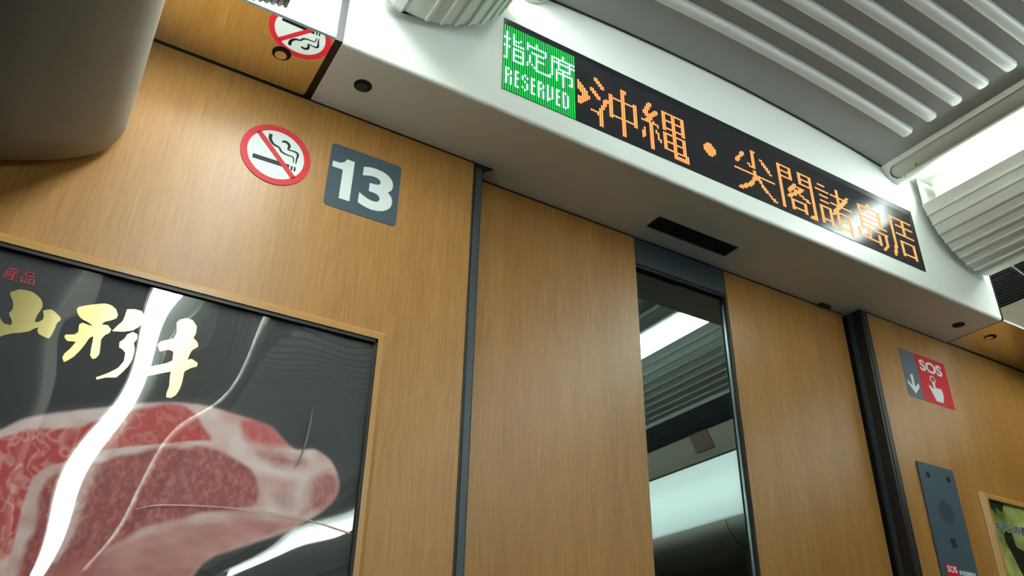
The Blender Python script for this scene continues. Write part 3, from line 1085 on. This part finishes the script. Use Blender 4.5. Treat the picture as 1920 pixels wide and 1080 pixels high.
BLEAN = [(-1.26, 1.31), (-1.20, 1.385), (-1.1178, 1.4325), (-1.0967, 1.4454), (-1.0742, 1.4598), (-1.0382, 1.469), (-0.9968, 1.4873), (-0.9655, 1.5075), (-0.9306, 1.5192), (-0.904, 1.5179), (-0.882, 1.4958), (-0.8763, 1.4872), (-0.8845, 1.4822),
         (-0.9321, 1.4683), (-0.9825, 1.4522), (-1.0132, 1.4375), (-1.0326, 1.4266), (-1.0462, 1.4162), (-1.0523, 1.4031), (-1.0523, 1.3708), (-1.0487, 1.3485), (-1.0525, 1.3258), (-1.0968, 1.30), (-1.18, 1.27)]
BLEAN2 = [(-0.8451, 1.5168), (-0.832, 1.5225), (-0.8164, 1.5250), (-0.802, 1.5196), (-0.7907, 1.5117), (-0.7689, 1.4966), (-0.7919, 1.4936), (-0.8179, 1.4944), (-0.8385, 1.4989)]
FRONT = [(-1.0536, 1.3479), (-1.0552, 1.3908), (-1.0523, 1.4031), (-1.0488, 1.4158), (-1.0377, 1.425), (-1.0079, 1.4385), (-0.9829, 1.454), (-0.9324, 1.4695), (-0.8846, 1.4828), (-0.8452, 1.4835), (-0.8051, 1.4883),
         (-0.7635, 1.494), (-0.7425, 1.5001), (-0.7186, 1.4877), (-0.7037, 1.465), (-0.7049, 1.4399), (-0.7235, 1.4163), (-0.7458, 1.3996), (-0.7612, 1.3876), (-0.8163, 1.3611), (-0.8558, 1.3379), (-0.89, 1.27), (-0.97, 1.21), (-1.0422, 1.24)]
FLEAN = [(-1.0387, 1.3499), (-1.0418, 1.39), (-1.0325, 1.4155), (-1.006, 1.4313), (-0.9779, 1.4453), (-0.9314, 1.4651), (-0.8787, 1.4757), (-0.8498, 1.4722), (-0.8277, 1.4611), (-0.813, 1.4465), (-0.805, 1.4275),
         (-0.812, 1.4099), (-0.8553, 1.3988), (-0.912, 1.3762), (-0.9618, 1.3427), (-0.9773, 1.2958), (-1.0373, 1.2897)]
FLEAN2 = [(-0.8175, 1.4803), (-0.7903, 1.4832), (-0.7619, 1.4835), (-0.7526, 1.4794), (-0.7598, 1.4696), (-0.7881, 1.4702), (-0.8094, 1.4734)]
FLEAN3 = [(-0.7426, 1.4598), (-0.7235, 1.4695), (-0.7072, 1.4694), (-0.703, 1.4537), (-0.7083, 1.438), (-0.7241, 1.421), (-0.7475, 1.4108), (-0.7438, 1.4338)]
FLEAN4 = [(-0.7924, 1.4329), (-0.7764, 1.4403), (-0.7624, 1.4309), (-0.7624, 1.4173), (-0.783, 1.4176)]
import numpy as np
_rng = np.random.default_rng(5)
def vnoise(x, z, sx, sz):
    """smooth value noise on a lattice"""
    g_ = _rng.random((96, 96))
    u, v = x * sx + 40.3, z * sz + 11.7
    iu, iv = np.floor(u).astype(int), np.floor(v).astype(int)
    fu, fv = u - iu, v - iv
    fu, fv = fu * fu * (3 - 2 * fu), fv * fv * (3 - 2 * fv)
    p = lambda a, b: g_[(iu + a) % 96, (iv + b) % 96]
    return (p(0, 0) * (1 - fu) + p(1, 0) * fu) * (1 - fv) + (p(0, 1) * (1 - fu) + p(1, 1) * fu) * fv
def sdf(poly, x, z):
    """signed distance to a closed outline, positive inside"""
    P = np.array(smooth_closed(poly, 3))
    Q = np.roll(P, -1, 0)
    d2 = np.full(x.shape, 1e9)
    ins = np.zeros(x.shape, bool)
    for (ax, az), (bx, bz) in zip(P, Q):
        ex, ez = bx - ax, bz - az
        t = np.clip(((x - ax) * ex + (z - az) * ez) / (ex * ex + ez * ez + 1e-12), 0, 1)
        d2 = np.minimum(d2, (x - ax - t * ex) ** 2 + (z - az - t * ez) ** 2)
        cr = ((az > z) != (bz > z)) & (x < ex * (z - az) / (ez if abs(ez) > 1e-12 else 1e-12) + ax)
        ins ^= cr
    return np.where(ins, 1, -1) * np.sqrt(d2)
def soft(d, w_):
    return np.clip(d / w_ + 0.5, 0, 1)
STEP = 0.0017
gx = np.arange(-1.31, -0.695, STEP)
gz = np.arange(1.16, 1.54, STEP)
GX, GZ = np.meshgrid(gx, gz)
warp = (vnoise(GX, GZ, 60, 60) - 0.5) * 0.008
lin = lambda c: np.array(srgb(*c)[:3])
fine = 0.55 * vnoise(GX, GZ, 420, 260) + 0.45 * vnoise(GX + 0.15 * GZ, GZ, 260, 130)
vein = 1 - np.abs(2 * vnoise(GX + warp * 2, GZ + 0.5 * GX + warp, 150, 90) - 1)
vein2 = 1 - np.abs(2 * vnoise(GX - 0.4 * GZ + warp, GZ + warp * 2, 120, 60) - 1)
col = np.zeros(GX.shape + (3,))
def paint(mask, c):
    global col
    m_ = mask[..., None]
    col = col * (1 - m_) + (c if isinstance(c, np.ndarray) and c.ndim == 3 else np.broadcast_to(lin(c) if not isinstance(c, np.ndarray) else c, col.shape)) * m_
def blend(c1, c2, t):
    return lin(c1) * (1 - t[..., None]) + lin(c2) * t[..., None]
body = np.maximum(sdf(BACK, GX, GZ), sdf(FRONT, GX, GZ))
fatc = blend((224, 204, 202), (206, 158, 152), np.clip(vnoise(GX, GZ, 55, 70) * 1.3 - 0.25, 0, 1))
leanb = blend((190, 58, 58), (226, 160, 150), 0.75 * np.clip((vein - 0.70) * 3.4, 0, 1) * np.clip(1.15 - (GX + 1.09) * 4.5, 0.25, 1))
leanb = leanb * (0.80 + 0.4 * fine)[..., None]
leanf = blend((158, 66, 66), (198, 118, 112), np.clip((fine - 0.40) * 1.9, 0, 1))
leanf = leanf * (1 - 0.22 * np.clip((vein2 - 0.7) * 3, 0, 1))[..., None]
lower = blend((196, 122, 114), (166, 84, 80), np.clip(1.6 * vnoise(GX, GZ, 45, 120) - 0.4, 0, 1) * 0.7)
paint(np.ones(GX.shape), fatc)
paint(soft(sdf(BLEAN, GX, GZ) + warp * 0.7, 0.005), leanb)
paint(soft(sdf(BLEAN2, GX, GZ) + warp, 0.010) * 0.9, leanb)
paint(soft(sdf(FRONT, GX, GZ), 0.003), fatc)
paint(soft(sdf(FLEAN, GX, GZ) + warp * 0.8, 0.006), leanf)
for p_, k_ in ((FLEAN2, 0.8), (FLEAN3, 0.85), (FLEAN4, 0.55)):
    paint(soft(sdf(p_, GX, GZ) + warp * 1.2, 0.014) * k_, leanf)
LOWER = [(-1.02, 1.30), (-0.96, 1.345), (-0.91, 1.374), (-0.855, 1.394), (-0.80, 1.402), (-0.745, 1.4025), (-0.7612, 1.3885), (-0.8163, 1.362), (-0.8558, 1.339), (-0.89, 1.272), (-0.97, 1.215), (-1.03, 1.245)]
paint(soft(sdf(LOWER, GX, GZ) + warp, 0.016) * 0.8, lower)
paint(1 - soft(body - 0.0016 + warp * 0.15, 0.004), (34, 40, 44))
bm = bmesh.new()
cl = bm.loops.layers.float_color.new('picture')
nzr, nxr = GX.shape
vs = {}
def vert(j, i):
    if (j, i) not in vs:
        vs[(j, i)] = bm.verts.new((GX[j, i], -0.0031, GZ[j, i]))
    return vs[(j, i)]
inside = body > -0.004
for j in range(nzr - 1):
    for i in range(nxr - 1):
        if inside[j, i] or inside[j + 1, i + 1] or inside[j, i + 1] or inside[j + 1, i]:
            q = ((j, i), (j, i + 1), (j + 1, i + 1), (j + 1, i))
            f = bm.faces.new([vert(*a) for a in q])
            for lp, a in zip(f.loops, q):
                lp[cl] = (*col[a], 1.0)
M_meat = mat('meat_print', (0.5, 0.3, 0.3, 1), 0.5)
_at = M_meat.node_tree.nodes.new('ShaderNodeVertexColor')
_at.layer_name = 'picture'
M_meat.node_tree.links.new(_at.outputs['Color'], M_meat.node_tree.nodes['Principled BSDF'].inputs['Base Color'])
link('meat_picture', bm, M_meat, pr)
CAL = [
 [(-1.135, 1.6155), (-1.1345, 1.6183), (-1.1311, 1.621), (-1.1276, 1.6237), (-1.1228, 1.6246), (-1.1169, 1.6248), (-1.1124, 1.624), (-1.1064, 1.6209), (-1.102, 1.6173), (-1.099, 1.6123), (-1.0984, 1.607),
  (-1.1, 1.6002), (-1.101, 1.5945), (-1.1012, 1.5892), (-1.1003, 1.5873), (-1.0969, 1.5888), (-1.0937, 1.5929), (-1.0941, 1.5976), (-1.0967, 1.6038), (-1.0938, 1.6057), (-1.09, 1.6079), (-1.0864, 1.6073),
  (-1.0812, 1.6039), (-1.0764, 1.6005), (-1.0754, 1.597), (-1.0782, 1.5925), (-1.0787, 1.5849), (-1.0799, 1.5762), (-1.0812, 1.5716), (-1.0836, 1.571), (-1.0877, 1.572), (-1.0928, 1.5737), (-1.0953, 1.5767),
  (-1.0957, 1.5797), (-1.0943, 1.5822), (-1.0994, 1.5792), (-1.1031, 1.5745), (-1.1097, 1.5712), (-1.1194, 1.5675), (-1.1257, 1.5638), (-1.1296, 1.5602), (-1.145, 1.550), (-1.165, 1.548), (-1.176, 1.556),
  (-1.178, 1.575), (-1.168, 1.594), (-1.1560, 1.590), (-1.1500, 1.580), (-1.1391, 1.5850), (-1.1362, 1.5835), (-1.133, 1.5792), (-1.1295, 1.5771), (-1.1238, 1.5771), (-1.1226, 1.579), (-1.1244, 1.5837), (-1.1283, 1.5889), (-1.1292, 1.5912), (-1.1273, 1.5955),
  (-1.1278, 1.6017), (-1.1298, 1.6074), (-1.1338, 1.6126)],
 [(-1.0626, 1.6157), (-1.0607, 1.6197), (-1.0524, 1.6245), (-1.0437, 1.6283), (-1.0349, 1.632), (-1.0271, 1.632), (-1.0202, 1.628), (-1.0165, 1.6208), (-1.0173, 1.6158), (-1.0223, 1.612), (-1.029, 1.6078),
  (-1.0318, 1.6035), (-1.0243, 1.6045), (-1.0194, 1.6), (-1.0201, 1.5952), (-1.0248, 1.5905), (-1.0271, 1.5841), (-1.0254, 1.5732), (-1.0244, 1.5656), (-1.0267, 1.5594), (-1.03, 1.5575), (-1.0337, 1.561),
  (-1.0346, 1.5686), (-1.0355, 1.5796), (-1.0362, 1.5862), (-1.0401, 1.5829), (-1.042, 1.5756), (-1.0452, 1.5658), (-1.05, 1.5557), (-1.0556, 1.5489), (-1.0585, 1.546), (-1.0618, 1.5506), (-1.0611, 1.5562),
  (-1.0561, 1.5652), (-1.0528, 1.5739), (-1.0566, 1.574), (-1.0617, 1.5727), (-1.0665, 1.577), (-1.0656, 1.5806), (-1.057, 1.5829), (-1.0534, 1.5873), (-1.055, 1.5971), (-1.052, 1.6002), (-1.0441, 1.599),
  (-1.0394, 1.5991), (-1.047, 1.6028), (-1.0551, 1.6051), (-1.0603, 1.6106)],
 [(-1.0081, 1.6315), (-0.9997, 1.634), (-0.9915, 1.6339), (-0.9866, 1.6281), (-0.9856, 1.6212), (-0.9888, 1.6131), (-0.9951, 1.6055), (-1.0058, 1.6007), (-1.0179, 1.5981), (-1.0147, 1.6048), (-1.0091, 1.6146), (-1.0084, 1.6243)],
 [(-0.9946, 1.6033), (-0.9891, 1.6013), (-0.9879, 1.5957), (-0.9904, 1.5893), (-0.9874, 1.5808), (-0.9872, 1.5671), (-0.9898, 1.5574), (-0.9952, 1.5472), (-0.9994, 1.5407), (-1.0102, 1.5381), (-1.0193, 1.5331),
  (-1.0208, 1.5355), (-1.0096, 1.5437), (-1.0003, 1.5526), (-0.9959, 1.5627), (-0.9966, 1.5739), (-1.0004, 1.5774), (-1.0052, 1.5796), (-1.0063, 1.5862), (-1.0018, 1.592), (-1.0003, 1.5982)],
 [(-0.9472, 1.6295), (-0.9442, 1.6352), (-0.9366, 1.6391), (-0.9289, 1.6383), (-0.9226, 1.6315), (-0.9214, 1.622), (-0.923, 1.6143), (-0.9165, 1.6088), (-0.915, 1.6043), (-0.9215, 1.5967), (-0.9233, 1.5903),
  (-0.924, 1.583), (-0.9192, 1.5854), (-0.9111, 1.5815), (-0.9112, 1.5768), (-0.9187, 1.5726), (-0.9247, 1.5665), (-0.9244, 1.5551), (-0.925, 1.5436), (-0.9281, 1.5338), (-0.9339, 1.5281), (-0.9384, 1.526),
  (-0.9393, 1.5347), (-0.938, 1.5428), (-0.9399, 1.556), (-0.9403, 1.5627), (-0.9504, 1.558), (-0.9612, 1.5527), (-0.9685, 1.5496), (-0.9719, 1.5562), (-0.9637, 1.5639), (-0.9475, 1.5725), (-0.9414, 1.5775),
  (-0.943, 1.5899), (-0.9493, 1.5907), (-0.9585, 1.5859), (-0.9634, 1.594), (-0.9595, 1.5998), (-0.9466, 1.6068), (-0.9443, 1.6158)]]
bm = bmesh.new()
for pts in CAL:
    plate(bm, pts, -0.0030, 0.0005)
link('brush_lettering', bm, M_gold, pr)
link('red_lettering', text_bm('産品', 0.0330, 0.0165, -1.1480, 1.6330, -0.0030, 0.0005, bold=-0.012), M_pred, pr)

# clear film over the print, a little buckled
def film_y(x, z):
    u = (x + 1.05)
    b = 0.00035 * math.sin(15.0 * z + 9.0 * u + 0.6) + 0.00022 * math.sin(31.0 * z - 14.0 * u)
    b += (-0.024 * math.exp(-((x + 0.675) / 0.055) ** 2) + 0.008 * math.exp(-((x + 0.79) / 0.07) ** 2)) * (z - 1.40) * math.exp(-((z - 1.40) / 0.07) ** 2)
    b += 0.5 * 0.30 * (z - 1.385) ** 2 * math.exp(-((z - 1.385) / 0.045) ** 2) * math.exp(-((x + 0.78) / 0.13) ** 2)
    b += 0.00036 * math.sin(46.0 * u + 7.0 * z) * math.exp(-((z - 1.60) / 0.09) ** 2)
    return -0.0058 - b
bm = bmesh.new()
nx, nz = 110, 150
g = [[bm.verts.new((PX0 + 0.003 + (PX1 - PX0 - 0.006) * i / nx, film_y(PX0 + (PX1 - PX0) * i / nx, PZ0 + (PZ1 - PZ0) * j / nz), PZ0 + 0.003 + (PZ1 - PZ0 - 0.006) * j / nz)) for i in range(nx + 1)] for j in range(nz + 1)]
for j in range(nz):
    for i in range(nx):
        bm.faces.new((g[j][i], g[j][i + 1], g[j + 1][i + 1], g[j + 1][i]))
fo = link('clear_film', bm, M_film, ps, smooth=True)
bm = bmesh.new()
sc_ = smooth_open([(-0.7554, 1.5538), (-0.7555, 1.5341), (-0.7578, 1.5041), (-0.7624, 1.4817), (-0.7674, 1.468)], 4)
plate(bm, ribbon(sc_, lerpw([.0006, .0028, .0026, .0016, .0006], len(sc_))), -0.0071, 0.0003)
link('scratch', bm, mat('film_scratch', srgb(92, 100, 98), 0.3), fo)
bm = bmesh.new()
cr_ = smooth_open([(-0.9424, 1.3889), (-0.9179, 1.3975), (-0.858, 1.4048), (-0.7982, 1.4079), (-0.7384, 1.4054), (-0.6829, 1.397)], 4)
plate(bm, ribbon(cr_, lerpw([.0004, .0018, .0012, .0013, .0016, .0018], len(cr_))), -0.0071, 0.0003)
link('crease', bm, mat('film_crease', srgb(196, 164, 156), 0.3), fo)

# small poster at the far right
QX0, QX1, QZ0, QZ1 = 0.7925, 1.300, 0.945, 1.6735
pq = thing('framed_poster', (1.05, -0.005, QZ0), 'framed poster of green leaves at the lower right corner of the photo', 'poster')
bm = bmesh.new()
frame_part(bm, QX0, QX1, QZ0, QZ1)
link('frame', bm, M_frame, pq)
bm = bmesh.new()
box(bm, QX0, QX1, -0.0025, -0.0002, QZ0, QZ1)
pr2 = link('print', bm, M_leaf, pq)
bm = bmesh.new()
plate(bm, [(0.7940, 1.6725), (0.8623, 1.6718), (0.8535, 1.6523), (0.8473, 1.6534), (0.8315, 1.663), (0.822, 1.6417), (0.8179, 1.655), (0.794, 1.6454)], -0.0029, 0.0004)
plate(bm, smooth_closed([(0.7930, 1.5965), (0.8092, 1.5834), (0.8046, 1.5733), (0.7935, 1.5735), (0.7930, 1.5904)]), -0.0029, 0.0004)
plate(bm, smooth_closed([(0.8395, 1.6068), (0.8645, 1.6102), (0.8705, 1.5798), (0.8985, 1.5678), (0.8741, 1.5174), (0.8638, 1.5237), (0.8493, 1.556), (0.8336, 1.5866)]), -0.0029, 0.0004)
link('dark_leaves', bm, M_leafd, pr2)
link('text_outline', text_bm('ロマンの香り', 0.1590, 0.0240, 0.7950, 1.6060, -0.0032, 0.0004, bold=0.06), mat('text_pale_blue', srgb(214, 226, 250), 0.5), pr2)
link('text', text_bm('ロマンの香り', 0.1535, 0.0188, 0.7978, 1.6088, -0.0036, 0.0004, bold=-0.004), M_ink, pr2)
bm = bmesh.new()
v_ = [bm.verts.new(p) for p in ((QX0 + 0.001, -0.0055, QZ0 + 0.001), (QX1 - 0.001, -0.0055, QZ0 + 0.001), (QX1 - 0.001, -0.0055, QZ1 - 0.001), (QX0 + 0.001, -0.0055, QZ1 - 0.001))]
bm.faces.new(v_)
link('clear_film', bm, M_film2, pq)
